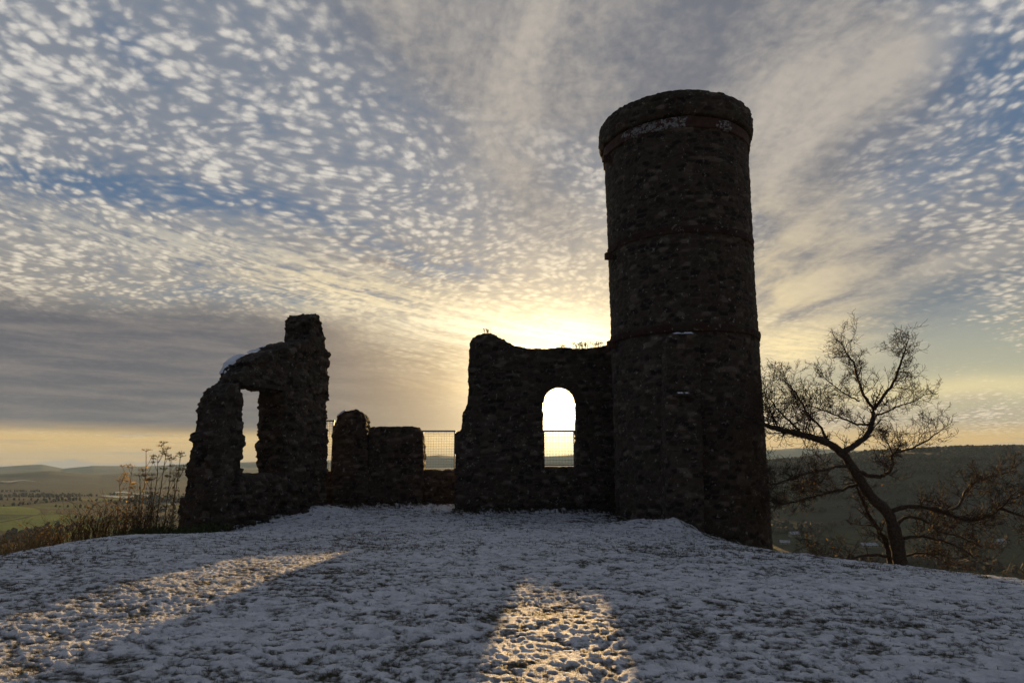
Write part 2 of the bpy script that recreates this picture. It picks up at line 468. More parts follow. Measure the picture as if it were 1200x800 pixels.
def base_h(x, y):
    d, din = outside(x, y)
    z = -.03 * np.clip(x - 1, 0, 9) * sstep(y, 2, 12) - .18 * sstep(y, 6, 24)
    z = z + .16 * fbm2(x / 5.5, y / 5.5, 3, 11)
    z = z - (.13 * d + .030 * np.minimum(d, 9) ** 2 + .55 * np.maximum(d - 9, 0))
    # spoil bank heaped against the tower's near side, cut off sharply on its right
    z = z + .22 * np.exp(-(((x - 4.3) / 1.0) ** 2 + ((y - 22.0) / 1.1) ** 2)) * (1 - sstep(x + .12 * np.sin(y * 5), 5.5, 5.75))
    z = z + .16 * np.exp(-(((x - 5.2) / .7) ** 2 + ((y - 21.4) / .8) ** 2)) * (1 - sstep(x + .10 * np.sin(y * 6), 5.62, 5.78))
    # rubble bank at the foot of the left ruin
    z = z + .26 * np.exp(-(((x + 7.1) / .9) ** 2 + ((y - 26.5) / 1.2) ** 2)) - .42 * np.exp(-(((x + 10.2) / 2.3) ** 2 + ((y - 22.3) / 2.8) ** 2))
    z = z + .12 * np.exp(-((y - 29.5) / .6) ** 2) * (x < -1.5) * (x > -8) + .10 * np.exp(-((y - 26.7) / .35) ** 2) * sstep(x, -3, -1.8) * (1 - sstep(x, 4, 5.2))
    return z
def fine_h(x, y):
    """lumps of trodden snow over grass tussocks and how much snow lies"""
    r = np.hypot(x, y)
    wx = x + .25 * fbm2(x * 1.3, y * 1.3, 2, 31); wy = y + .25 * fbm2(x * 1.3 + 9, y * 1.3, 2, 32)
    big = fbm2(wx / .75, wy / .75, 3, 41)
    mid = fbm2(wx / .15, wy / .12, 3, 51, .62)
    sml = fbm2(wx / .055, wy / .055, 3, 71, .6)
    tus = np.abs(fbm2(wx / .36, wy / .30, 3, 61, .55))
    hz = .055 * big + .030 * mid + .012 * np.exp(-(tus / .05) ** 2) + .026 * sml * (r < 30) + .010 * fbm2(wx / .035, wy / .04, 2, 75) * (r < 14)
    snow = .56 + .85 * mid + .10 * big + .95 * sml + .02 + .32 * fbm2(x / 3.2, y / 2.6, 3, 81) + .30 * fbm2(wx / .42 + 40, wy / .30, 3, 85)
    # less snow by the wall feet and beyond the brow
    d, din = outside(x, y)
    rag = fbm2(x / .8, y / .8, 3, 91)
    foot = np.exp(-((y - 26.7 + rag) / .55) ** 2) * (x > -2.3) * (x < 5) + np.exp(-((y - 29.6 + rag) / .5) ** 2) * (x < -1.5) * (x > -8.5)
    ax, ay, bx, by = -9.7, 22.6, -7.3, 28.3
    tt = np.clip(((x - ax) * (bx - ax) + (y - ay) * (by - ay)) / ((bx - ax) ** 2 + (by - ay) ** 2), 0, 1)
    dl = np.hypot(x - ax - tt * (bx - ax), y - ay - tt * (by - ay))
    foot = foot + np.exp(-((dl + rag * .8) / .55) ** 2)
    tow = np.hypot(x - 6.42, y - 25.2)
    foot = foot + .8 * np.exp(-((tow - 2.75 + rag) / .5) ** 2)
    cut = np.exp(-(((x - 5.74) / .10) ** 2)) * (y > 19.8) * (y < 22.8)
    md = np.exp(-(((x - 4.9) / 1.1) ** 2 + ((y - 21.6) / 1.0) ** 2))
    hz = hz + (.28 * fbm2(x / .38, y / .38, 3, 95) + .10) * np.clip(foot, 0, 1.2) + .34 * fbm2(x / .42, y / .34, 3, 96) * md
    snow = snow + .5 * fbm2(x / .3, y / .3, 2, 97) * np.clip(foot + md, 0, 1)
    snow = snow - .42 * foot - .8 * cut - .55 * sstep(d + rag * 1.5, .5, 2.2) * (x < 0) - .35 * sstep(d + rag, 1.5, 4) * (x > 0)
    return hz, snow
def height(x, y):
    x = np.asarray(x, float); y = np.asarray(y, float)
    return base_h(x, y) + fine_h(x, y)[0]
def hz1(x, y): return float(height(np.array([x]), np.array([y]))[0])

def polar(azs, rs, closed=True):
    A, Rr = np.meshgrid(azs, rs)
    x, y = Rr * np.sin(A), Rr * np.cos(A)
    nr, na = A.shape
    i = np.arange(nr - 1)[:, None] * na
    j = np.arange(na if closed else na - 1)[None, :]; j2 = (j + 1) % na
    f = np.stack([i + j, i + j2, i + na + j2, i + na + j], -1).reshape(-1, 4)[:, ::-1]
    return x.ravel(), y.ravel(), f
azs = np.radians(np.concatenate([np.arange(-42, 42, .08), np.arange(42, 318, 3.0)]))
rs = np.concatenate([[.05, .5, 1, 1.6, 2.2, 2.8, 3.3], np.geomspace(3.6, 34, 420), np.geomspace(35, 260, 45)])
gx, gy, gf = polar(azs, rs)
fz, fs = fine_h(gx, gy)
gz = base_h(gx, gy) + fz * np.clip(1.2 - np.hypot(gx, gy) / 60, 0, 1)
g_o = link('ground', mesh_np('ground', np.stack([gx, gy, gz], 1), gf, {'snow': fs}, True), M['ground'])
tag(g_o, 'hilltop turf under thin trodden snow', None, kind='structure')

# ------------------------------------------------------------------ valley, far hills
FLOOR = -120.0
def px2az(px, py=540): d = ray(px, py); return math.degrees(math.atan2(d[0], d[1]))
def tab(az, pts):           # pts: (photo x, photo y of crest) -> rise over distance at that azimuth
    xs = [px2az(p[0]) for p in pts]
    ys = []
    for p in pts:
        d = ray(*p); ys.append(d[2] / math.hypot(d[0], d[1]))
    return np.interp(az, xs, ys)
def valley_h(x, y):
    r = np.hypot(x, y); az = np.degrees(np.arctan2(x, y))
    z = FLOOR + 14 * fbm2(x / 700, y / 700, 3, 101) * sstep(r, 500, 1500)
    # our own hill
    own = np.maximum(base_h(x, y) - 1.5, FLOOR)
    z = np.where(r < 420, own, z)
    # low rise with bright fields on the left
    z = z + 26 * np.exp(-((az + 42) / 14) ** 2) * sstep(r, 1300, 2000) * (1 - sstep(r, 2300, 3600))
    # wooded ridge on the right
    k = tab(az, [(760, 556), (900, 543), (940, 540), (975, 535), (1050, 530), (1120, 527), (1200, 526), (1400, 524)])
    n = fbm2(x / 420, y / 420, 4, 111)
    Rc = 2700.0
    crest = k * Rc + EYE + 7 * fbm2(x / 160, y / 160, 2, 118)
    prof = sstep(r, 900, Rc) ** 1.15
    on = sstep(az, 6, 15)
    z = z + on * ((crest - FLOOR) * prof * (1 - sstep(r, Rc + 100, Rc + 3000)) + 26 * n * sstep(r, 1000, 1800) * (1 - sstep(r, 2200, Rc)))
    # middle ridge left
    k2 = tab(az, [(-300, 556), (0, 556), (60, 552), (120, 557), (230, 551), (420, 549), (600, 546), (900, 545), (1200, 545)])
    z = z + ((k2 * 7200 + EYE - FLOOR) * np.exp(-((r - 7200) / 1300) ** 2) + 30 * fbm2(x / 900, y / 900, 4, 121) * sstep(r, 4500, 6500)) * (1 - sstep(r, 9000, 15000))
    # far hills
    k3 = tab(az, [(-400, 545), (0, 547), (30, 545), (50, 544), (75, 549), (110, 545), (160, 546), (215, 543), (330, 541), (480, 537), (515, 534), (560, 537), (640, 534), (672, 532), (760, 530), (905, 527), (935, 524), (975, 526), (1040, 530), (1150, 532), (1500, 536)])
    rr = 12500 + 900 * np.sin(np.radians(az) * 7)
    z = z + ((k3 * 12500 + EYE - FLOOR) * np.exp(-((r - rr) / 2000) ** 2) + 35 * fbm2(x / 1100, y / 1100, 4, 131) * np.exp(-((r - rr) / 2600) ** 2))
    return z
vaz = np.radians(np.concatenate([np.arange(-46, 46, .16), np.arange(46, 314, 4.0)]))
vr = np.concatenate([np.geomspace(200, 900, 50), np.geomspace(910, 18500, 330)])
vx, vy, vf = polar(vaz, vr)
vz = valley_h(vx, vy)
m, b = new_mat('farmland'); p = coord('Position')
wn = noise(p, .0012, 3)
pw = vmath('ADD', p, xyz((noise(p, .0022, 2) - .5) * 260.0, (noise(vmath('ADD', p, (900., 0., 0.)), .0022, 2) - .5) * 260.0, 0.0))
pf = vmath('MULTIPLY', pw, (1.0, .62, 0.0))
fid = V.nt.nodes.new('ShaderNodeTexVoronoi'); fid.voronoi_dimensions = '2D'; fid.distance = 'MANHATTAN'
fid.inputs['Scale'].default_value = .0042; V.nt.links.new(pf.o, fid.inputs['Vector'])
sepc = V.nt.nodes.new('ShaderNodeSeparateColor'); V.nt.links.new(fid.outputs['Color'], sepc.inputs[0])
f1, f2 = V(sepc.outputs[0]), V(sepc.outputs[1])
c = mixc(ss(f1, .38, .48), (.045, .085, .016), (.048, .038, .024))
sepx = V.nt.nodes.new('ShaderNodeSeparateXYZ'); V.nt.links.new(p.o, sepx.inputs[0])
west = ss(V(sepx.outputs[0]), 100.0, -300.0)
c = mixc(ss(f1, .62, .64) * west, c, (.11, .17, .028))  # sunlit look of the left fields put into a lighter green
c = mixc((1.0 - west) * .75, c, mixc(ss(f1, .3, .7), (.040, .036, .022), (.045, .052, .022)))
c = mixc(ss(f2, .80, .82), c, (.10, .085, .05))
c = mixc(ss(noise(p, .01, 4), .4, .7) * .5, c, vmath('MULTIPLY', c, (.55, .55, .55)))
edge = voro(pf, .0042, 'DISTANCE_TO_EDGE', 1.0, dim='2D')
c = mixc(ss(edge, .045, .02) * .8, c, (.022, .022, .012))
wood = ss(noise(p, .0016, 5, .6), .50, .56)
sepz = V.nt.nodes.new('ShaderNodeSeparateXYZ'); V.nt.links.new(p.o, sepz.inputs[0])
up = ss(V(sepz.outputs[2]) + (noise(p, .004, 3) - .5) * 90.0, -45.0, -10.0)
dist_ = vmath('LENGTH', p)
farw = ss(dist_ + (noise(p, .0013, 3) - .5) * 1800.0, 2500.0, 3300.0) * ss(noise(vmath('MULTIPLY', p, (.5, 1.0, 1.0)), .0011, 5, .6), .70, .50)
wood = V.m('MAXIMUM', V.m('MAXIMUM', wood * .9, up * .92), farw * .95)
c = mixc(wood, c, mixc(ss(noise(p, .02, 5, .7), .35, .65), (.016, .018, .017), (.036, .033, .027)))
setin(b, 'Base Color', c); setin(b, 'Roughness', 1.0); setin(b, 'Specular IOR Level', .1)
bump(b, noise(p, .05, 5, .7), .6, 6.0)
M['farmland'] = m
v_o = link('hills', mesh_np('hills', np.stack([vx, vy, vz], 1), vf, None, True), M['farmland'])
tag(v_o, 'broad farmed valley and low far hills', None, kind='structure')

# river reaches on the valley floor
m, b = new_mat('river_water'); setin(b, 'Base Color', (.03, .035, .04, 1)); setin(b, 'Roughness', .12)
bump(b, noise(coord('Position'), .05, 4), .15, 1.0); M['water'] = m
for (xa, xb, py, wpx) in [(118, 190, 582, 2.2), (128, 172, 575, 1.2), (0, 40, 566, 1.0), (160, 215, 590, 1.6)]:
    T = []
    for q in np.linspace(0, 1, 24):
        px = xa + (xb - xa) * q; yy = py + 1.0 * math.sin(q * 7 + xa)
        a, c_ = ray(px, yy - wpx * math.sin(math.pi * min(1, q * 1.0 + .05)) * .5 - .2), ray(px, yy + wpx * math.sin(math.pi * min(1, q + .05)) * .5 + .2)
        for dd in (a, c_):
            t = (FLOOR + 9 - EYE) / dd[2]; T.append((dd[0] * t, dd[1] * t, 0))
    T = np.array(T)
    zz = max(valley_h(T[:, 0], T[:, 1]).max() + .6, FLOOR)
    T[:, 2] = zz
    f = [[2 * i, 2 * i + 1, 2 * i + 3, 2 * i + 2] for i in range(23)]
    o = link('water', mesh_np('water', T, f), M['water']); tag(o, 'pale reach of river in the valley', None, kind='structure')

# ------------------------------------------------------------------ rubble masonry
def clip_mesh(verts, faces, voxel):
    me = bpy.data.meshes.new('tmp'); me.from_pydata([tuple(v) for v in verts], [], faces)
    bm = bmesh.new(); bm.from_mesh(me); bmesh.ops.recalc_face_normals(bm, faces=bm.faces); bm.to_mesh(me); bm.free()
    o = bpy.data.objects.new('tmp', me); COL.objects.link(o)
    md = o.modifiers.new('r', 'REMESH'); md.mode = 'VOXEL'; md.voxel_size = voxel; md.adaptivity = 0
    dg = bpy.context.evaluated_depsgraph_get(); dg.update()
    ev = o.evaluated_get(dg); m2 = ev.to_mesh()
    n = len(m2.vertices); co = np.zeros(n * 3, np.float32); m2.vertices.foreach_get('co', co)
    no = np.zeros(n * 3, np.float32); m2.vertices.foreach_get('normal', no)
    fc = [tuple(p.vertices) for p in m2.polygons]
    fc = np.array([q if len(q) == 4 else (q[0], q[1], q[2], q[2]) for q in fc], np.int32)
    ev.to_mesh_clear(); bpy.data.objects.remove(o); bpy.data.meshes.remove(me)
    return co.reshape(-1, 3).astype(float), no.reshape(-1, 3).astype(float), fc
def rough_stones(co, no, seed, sx=.30, sz=.15, amp=.026, rag=.08, block=0.0):
    x, y, z = co.T
    wob = .35 * (vn3(x * 1.3, y * 1.3, z * 1.3, seed + 9) - .5)
    f1, f2, idv = worley3(x / sx + wob, y / sx, z / sz + wob, seed)
    e = sstep(f2 - f1, .02, .30)
    joint = 1 - sstep(f2 - f1, .03, .16)
    big = (vn3(x / .7, y / .7, z / .7, seed + 20) - .5) * 2
    small = vn3(x / .12, y / .12, z / .12, seed + 30) - .5
    disp = amp * (e - .6) + amp * 1.5 * (idv - .5) * e + rag * big * .5 + .022 * small
    if block:
        g1_, g2_, gid = worley3(x / .62, y / .62, z / .30, seed + 50)
        disp = disp + block * (gid - .55) * sstep(g2_ - g1_, .0, .12)
    return co + no * disp[:, None], idv, joint
def masonry(name, outline, hole, A, D, thick, seed, mat=None, parent=None, voxel=.055, taper=0.0, **kw):
    """outline/hole: (s, z) in the wall's own plane; A plan point, D unit plan direction; extruded away from the viewer"""
    D = np.array(D, float); D /= np.linalg.norm(D); Nn = np.array([-D[1], D[0]])       # away side
    rings = [outline] + ([hole] if hole else [])
    tri = geometry.tessellate_polygon([[Vector((s, z, 0)) for s, z in rg] for rg in rings])
    pts = [q for rg in rings for q in rg]; n = len(pts)
    vs = []
    for k in (0, 1):
        for s, z in pts:
            ss_ = s
            q = A + D * ss_ + Nn * thick * k
            vs.append((q[0], q[1], z))
    fs = [tuple(t) for t in tri] + [tuple(i + n for i in reversed(t)) for t in tri]
    off = 0
    for rg in rings:
        L = len(rg)
        for i in range(L):
            a, b_ = off + i, off + (i + 1) % L
            fs.append((a, b_, b_ + n, a + n))
        off += L
    co, no, fc = clip_mesh(vs, fs, voxel)
    if taper:                                     # thinner towards its broken upper left
        rel = co[:, :2] - A; s_c = rel @ D; b_c = rel @ Nn
        k_ = 1 - taper * np.clip(co[:, 2], 0, 9) * (1 - sstep(s_c, 1.2, 4.5))
        co[:, :2] += (b_c * (k_ - 1))[:, None] * Nn
    co, idv, jo = rough_stones(co, no, seed, **kw)
    me = mesh_np(name, co, fc, {'stone': idv, 'joint': jo}, True)
    return link(name, me, mat or M['stone'], parent)
def on_plane(px, py, A, D):
    """(s, z) where the sight line meets the vertical plane through A along D"""
    d = ray(px, py)
    Mx = np.array([[d[0], -D[0]], [d[1], -D[1]]]); t, s = np.linalg.solve(Mx, A)
    return (s, EYE + d[2] * t)

# --- arch wall
AW = np.array([0.0, 27.1]); DW = np.array([1.0, 0.0])
PW = lambda pts: [on_plane(x, y, AW, DW) for x, y in pts]
out = PW([(533, 640), (533, 507), (540, 503), (541, 486), (548, 470), (549, 430), (550, 402), (556, 393), (566, 390), (576, 389), (584, 394), (593, 400), (604, 406), (622, 409), (650, 408), (690, 407), (712, 403), (735, 401), (760, 402), (760, 640)])
s0, z0 = on_plane(638, 547, AW, DW); s1, _ = on_plane(675.5, 547, AW, DW)
cx, rr_ = (s0 + s1) / 2, (s1 - s0) / 2
zs = on_plane(656, 453, AW, DW)[1] - rr_
hole = [(s0, z0), (s1, z0)] + [(cx + (rr_ + .06) * math.cos(t), zs + (rr_ + .06) * math.sin(t)) for t in np.linspace(0, math.pi, 18)]
t_arch = thing('arch_wall', 'ruined rubble wall pierced by the round-arched window with the sun behind it', 'wall', (1.9, 27.5, -.2))
masonry('masonry', out, hole, AW, DW, .9, 100, parent=t_arch, voxel=.045, amp=.02, rag=.06, block=.07)
# dressed arch ring
mb = MB()
for k, t in enumerate(np.linspace(0, math.pi, 12)[:-1]):
    for h_ in range(3):
        st = (math.pi / 11 - .02) / 3; ta = t + st * h_; t2 = ta + st
        ri, ro, ya, yb = rr_, rr_ + .27 + .04 * (k % 3), 27.04, 27.5
        q = []
        for yy in (ya, yb):
            for (rad, a) in ((ri, ta), (ro, ta), (ro, t2), (ri, t2)):
                q.append((cx + rad * math.cos(a), yy, zs + rad * math.sin(a)))
        mb.add(q, [[0, 1, 2, 3], [7, 6, 5, 4], [1, 5, 6, 2], [3, 7, 4, 0]] + ([[0, 4, 5, 1]] if h_ == 0 else []) + ([[2, 6, 7, 3]] if h_ == 2 else []))
me = mb.mesh('arch_ring')
for an, v_ in (('stone', .5), ('joint', 0.0)):
    a = me.attributes.new(an, 'FLOAT', 'POINT'); a.data.foreach_set('value', np.full(len(me.vertices), v_, np.float32))
link('arch_ring', me, M['stone'], t_arch)

# --- left ruin: a thick wall end-on, running away to the right
AL = np.array([-9.7, 23.0]); BL = np.array([-7.72, 28.6]); DL = (BL - AL) / np.linalg.norm(BL - AL)
PL = lambda pts: [on_plane(x, y, AL, DL) for x, y in pts]
out = PL([(244, 660), (247, 600), (252, 560), (254, 520), (258, 490), (262, 466), (266, 455), (282, 448), (284, 436), (294, 424), (306, 416), (320, 411), (334, 406), (350, 402), (357, 401),
          (364, 398), (366, 388), (364, 374), (367, 368), (371, 366), (376, 370), (379, 384), (380, 404), (387, 413), (386, 440), (385, 480), (384, 520), (382, 560), (384, 640)])
hole = PL([(286, 557), (333, 557), (334, 456), (285, 453)])
t_left = thing('ruined_wall', 'tall jagged ruin with an empty upright window and a chimney-like top, left of the others', 'ruin', (-8.7, 25.8, -.2))
masonry('masonry', out, hole, AL, DL, 1.35, 200, parent=t_left, voxel=.05, amp=.032, rag=.12, block=.16, taper=.062)
# lintel slab above the window
a_ = on_plane(279, 452, AL, DL); b_ = on_plane(339, 455, AL, DL)
mb = MB()
mid = (a_[0] + b_[0]) / 2; zc = (a_[1] + b_[1]) / 2 + .06
Nl = np.array([-DL[1], DL[0]])
c0 = AL + DL * (mid + .1) + Nl * .50
mb.box((c0[0], c0[1], zc), ((b_[0] - a_[0]) / 2 - .05, .53, .075), math.atan2(DL[1], DL[0]))
me = mb.mesh('lintel')
for an, v_ in (('stone', .45), ('joint', 0.0)):
    a = me.attributes.new(an, 'FLOAT', 'POINT'); a.data.foreach_set('value', np.full(len(me.vertices), v_, np.float32))
link('lintel', me, M['stone'], t_left)

# --- low base wall under the railings, stub, low block
AB = np.array([0.0, 30.0]); DB = np.array([1.0, 0.0])
PB = lambda pts: [on_plane(x, y, AB, DB) for x, y in pts]
t_base = thing('base_wall', 'low dark footing wall carrying the stub, the block and the railing', 'wall', (-5, 30.4, -.2))
masonry('masonry', PB([(372, 640), (372, 553), (400, 553), (440, 552), (500, 551), (545, 551), (545, 640)]), None, AB, DB, .8, 300, parent=t_base, block=.05)
AS = np.array([0.0, 29.75])
PS = lambda pts: [on_plane(x, y, AS, DB) for x, y in pts]
t_stub = thing('wall_stub', 'narrow stub of wall with a sloping snow-flecked top beside the low block', 'wall', (-6.9, 30.1, -.1))
masonry('masonry', PS([(389, 600), (389, 520), (390, 498), (396, 488), (403, 482), (415, 480), (426, 484), (429, 490), (429, 498), (431, 510), (432, 600)]), None, AS, DB, 1.0, 400, parent=t_stub, block=.10)
t_low = thing('wall_block', 'squat flat-topped block of wall left of the railed gap', 'wall', (-5.0, 30.1, -.1))
masonry('masonry', PS([(431, 600), (431, 500), (450, 499), (480, 499), (490, 501), (495, 508), (496, 540), (496, 600)]), None, AS + np.array([0, .05]), DB, .9, 500, parent=t_low, rag=.06)

# --- tower
TX, TY, TR = 6.42, 25.2, 2.67
t_tow = thing('round_tower', 'tall round rubble tower with a projecting parapet and red stone bands', 'tower', (TX, TY, -2.0))
def ring_stone(name, prof, mat, seed, amp, rag, nth=380, dz=.045, caps=True, sx=.36, sz=.17, parent=t_tow, keep=True):
    """prof: list of (z, r)"""
    zs_ = []
    for (za, ra), (zb, rb) in zip(prof[:-1], prof[1:]):
        L = math.hypot(zb - za, rb - ra); k = max(1, int(round(L / dz)))
        for q in range(k): zs_.append((za + (zb - za) * q / k, ra + (rb - ra) * q / k))
    zs_.append(prof[-1]); zs_ = np.array(zs_)
    th = np.linspace(0, 2 * math.pi, nth, endpoint=False)
    T, Z = np.meshgrid(th, zs_[:, 0]); Rr = np.repeat(zs_[:, 1][:, None], nth, 1)
    x, y, z = (Rr * np.cos(T)).ravel(), (Rr * np.sin(T)).ravel(), Z.ravel()
    nn = np.gradient(zs_, axis=0); nx = nn[:, 0]; nz = -nn[:, 1]; ln = np.hypot(nx, nz); nx, nz = nx / ln, nz / ln
    NX, NZ = np.repeat(nx[:, None], nth, 1).ravel(), np.repeat(nz[:, None], nth, 1).ravel()
    no = np.stack([NX * np.cos(T).ravel(), NX * np.sin(T).ravel(), NZ], 1)
    co = np.stack([x + TX, y + TY, z], 1)
    co, idv, jo = rough_stones(co, no, seed, sx, sz, amp, rag)
    nr = len(zs_)
    i = np.arange(nr - 1)[:, None] * nth; j = np.arange(nth)[None, :]; j2 = (j + 1) % nth
    f = np.stack([i + j, i + j2, i + nth + j2, i + nth + j], -1).reshape(-1, 4)
    return link(name, mesh_np(name, co, f, {'stone': idv, 'joint': jo}, True), mat, parent)
ring_stone('shaft', [(-3.2, TR + .03), (0, TR), (9, TR + .01), (13.5, TR + .07), (14.0, TR + .07)], M['stone'], 600, .016, .045, sx=.32, sz=.16)
ring_stone('parapet', [(13.80, TR + .08), (13.84, TR + .22), (14.05, TR + .28), (14.5, TR + .29), (14.72, TR + .24), (14.80, TR + .12), (14.80, TR - .45), (14.2, TR - .5)], M['stone'], 640, .03, .05)
ring_stone('string_course', [(6.02, TR + .0), (6.04, TR + .055), (6.28, TR + .055), (6.32, TR + .0)], M['sandstone'], 650, .02, .02, sx=.7, sz=.6)
ring_stone('string_course', [(9.48, TR + .0), (9.50, TR + .055), (9.76, TR + .055), (9.80, TR + .0)], M['sandstone'], 660, .02, .02, sx=.7, sz=.6)
o = ring_stone('band', [(13.36, TR + .05), (13.38, TR + .13), (13.76, TR + .14), (13.80, TR + .05)], M['sandstone'], 670, .015, .03, sx=.6, sz=.5)
# flaking pale render left on the band
m, b = new_mat('banded_render'); p = coord('Position')
rel = vmath('SUBTRACT', p, (TX, TY, 0.0)); sp_ = V.nt.nodes.new('ShaderNodeSeparateXYZ'); V.nt.links.new(rel.o, sp_.inputs[0])
aa = V.m('ARCTAN2', V(sp_.outputs[1]), V(sp_.outputs[0])) * (180 / math.pi)
pn = noise(p, 2.6, 5, .7)
aa = aa + (noise(p, 2.2, 4, .7) - .5) * 40.0
where = V.m('MAXIMUM', ss(aa, -156.0, -130.0) * ss(aa, -92.0, -97.0), ss(aa, -69.0, -66.0) * ss(aa, -58.0, -61.0))
c = mixc(ss(noise(p, 6, 4), .3, .7), (.050, .022, .017), (.085, .042, .032))
c = mixc(ss(noise(p, 7.0, 5, .7) + where * .10, .55, .66) * ss(where, .05, .3), c, mixc(ss(noise(p, 14, 4), .3, .7), (.12, .12, .12), (.34, .345, .35)))
setin(b, 'Base Color', c); setin(b, 'Roughness', .9); M['banded'] = m
o.data.materials.clear(); o.data.materials.append(m)
# iron cramps on the left flank at each band
for zc in (13.2, 9.3, 5.95):
    a = R(192)
    mb = MB(); mb.box((TX + (TR + .19) * math.cos(a), TY + (TR + .12) * math.sin(a), zc), (.13, .10, .12), a)
    mb.build('cramp', M['rust'], t_tow)
# buttress on the near side
AT = np.array([0.0, 22.15])
PT = lambda pts: [on_plane(x, y, AT, DB) for x, y in pts]
masonry('buttress', PT([(781, 690), (781, 520), (781, 398), (786, 391), (795, 389), (812, 389), (819, 392), (821, 400), (822, 470), (826, 600), (828, 690)]), None, AT, DB, 1.6, 700, parent=t_tow, voxel=.045, amp=.025, rag=.04)

# --- snow lying on ledges
def snow_strip(pts, w, h, parent, rz=None, seed=0):
    """low ridge of snow along 3-D points; w half width, h thickness"""
    pts = np.array(pts, float); n = 26
    t = np.linspace(0, 1, n); seg = np.linspace(0, 1, len(pts))
    P = np.stack([np.interp(t, seg, pts[:, k]) for k in range(3)], 1)
    tg = np.gradient(P, axis=0); tg[:, 2] = 0; tg /= np.linalg.norm(tg, axis=1)[:, None]
    sd = np.stack([-tg[:, 1], tg[:, 0], np.zeros(n)], 1)
    k = 9; vs = []
    for i in range(n):
        fade = min(1, 5 * min(t[i], 1 - t[i]) + .12)
        wob = .75 + .5 * float(vn2(np.array([i * .5 + seed]), np.array([seed * 1.7]))[0])
        for j in range(k):
            u = j / (k - 1) * 2 - 1
            zz = h * fade * wob * math.sqrt(max(0, 1 - u * u)) - .03
            vs.append(P[i] + sd[i] * u * w * wob * (.4 + .6 * fade) + np.array([0, 0, zz]))
    f = [[i * k + j, (i + 1) * k + j, (i + 1) * k + j + 1, i * k + j + 1] for i in range(n - 1) for j in range(k - 1)]
    return link('snow_cap', mesh_np('snow_cap', vs, f, None, True), M['snow'], parent)
def lp(px, py, back, up=.0):
    s, z = on_plane(px, py, AL, DL); q = AL + DL * s + Nl * back
    return (q[0], q[1], z + up)
snow_strip([lp(285, 437, .95, .02), lp(294, 424, .98, .02), lp(306, 416, 1.1, .02), lp(314, 413, 1.1, .02)], .20, .08, t_left, seed=1)
snow_strip([lp(318, 412, 1.1, .02), lp(334, 406, 1.1, .02), lp(350, 402, 1.1, .02)], .20, .07, t_left, seed=4)
q0 = at(395, 489, 30.0); q1 = at(406, 481, 30.0)
snow_strip([q0, (q0 + q1) / 2, q1], .28, .12, t_stub, seed=3)
q0 = at(787, 390, 22.15); q1 = at(816, 390, 22.15)
snow_strip([q0 + (0, .12, .0), q1 + (0, .12, .0)], .16, .07, t_tow, seed=8)
# small projecting ledge stones of the buttress
lz = at(800, 461, 22.1)
mb = MB(); mb.box((lz[0], 22.12, lz[2] - .03), (.32, .14, .05)); me = mb.mesh('ledge')
for an, v_ in (('stone', .5), ('joint', 0.0)):
    a = me.attributes.new(an, 'FLOAT', 'POINT'); a.data.foreach_set('value', np.full(len(me.vertices), v_, np.float32))
link('ledge', me, M['stone'], t_tow)
snow_strip([(lz[0] - .28, 22.06, lz[2] + .02), (lz[0] + .28, 22.06, lz[2] + .02)], .09, .05, t_tow, seed=9)

# --- railings
def railing(x0, x1, y, z0, z1, label, bars=.11):
    t = thing('railing', label, 'railing', ((x0 + x1) / 2, y, z0), 'mesh railings closing the gaps of the ruin')
    for x in (x0, x1):
        mb = MB(); mb.box((x, y, (z0 + z1) / 2), (.025, .025, (z1 - z0) / 2)); mb.build('post', M['iron'], t)
    mb = MB(); mb.box(((x0 + x1) / 2, y, z1), ((x1 - x0) / 2 + .05, .032, .035)); mb.build('top_rail', M['iron'], t)
    mb = MB(); mb.box(((x0 + x1) / 2, y, z0 + .03), ((x1 - x0) / 2, .02, .02)); mb.build('bottom_rail', M['iron'], t)
    mb = MB(); n = int((x1 - x0) / bars); m_ = int((z1 - z0) / bars)
    for i in range(1, n): mb.box((x0 + (x1 - x0) * i / n, y, (z0 + z1) / 2), (.0045, .0045, (z1 - z0) / 2))
    for i in range(1, m_): mb.box(((x0 + x1) / 2, y - .013, z0 + (z1 - z0) * i / m_), ((x1 - x0) / 2, .0045, .0045))
    mb.build('wire_mesh', M['iron'], t)
    return t
g0, g1 = at(495, 550, 30.5), at(533, 505, 30.5)
railing(g0[0], g1[0], 30.5, g0[2] - .1, g1[2], 'mesh railing in the gap between the squat block and the arch wall')
railing(s0 + .02, s1 - .02, 27.8, z0 + .04, at(656, 505, 27.8)[2], 'mesh railing across the lower part of the arched window')
g0, g1 = at(378, 552, 30.4), at(391, 493, 30.4)
railing(g0[0] - .3, g1[0], 30.4, g0[2] - .1, g1[2], 'mesh railing in the slit between the tall left ruin and the stub')

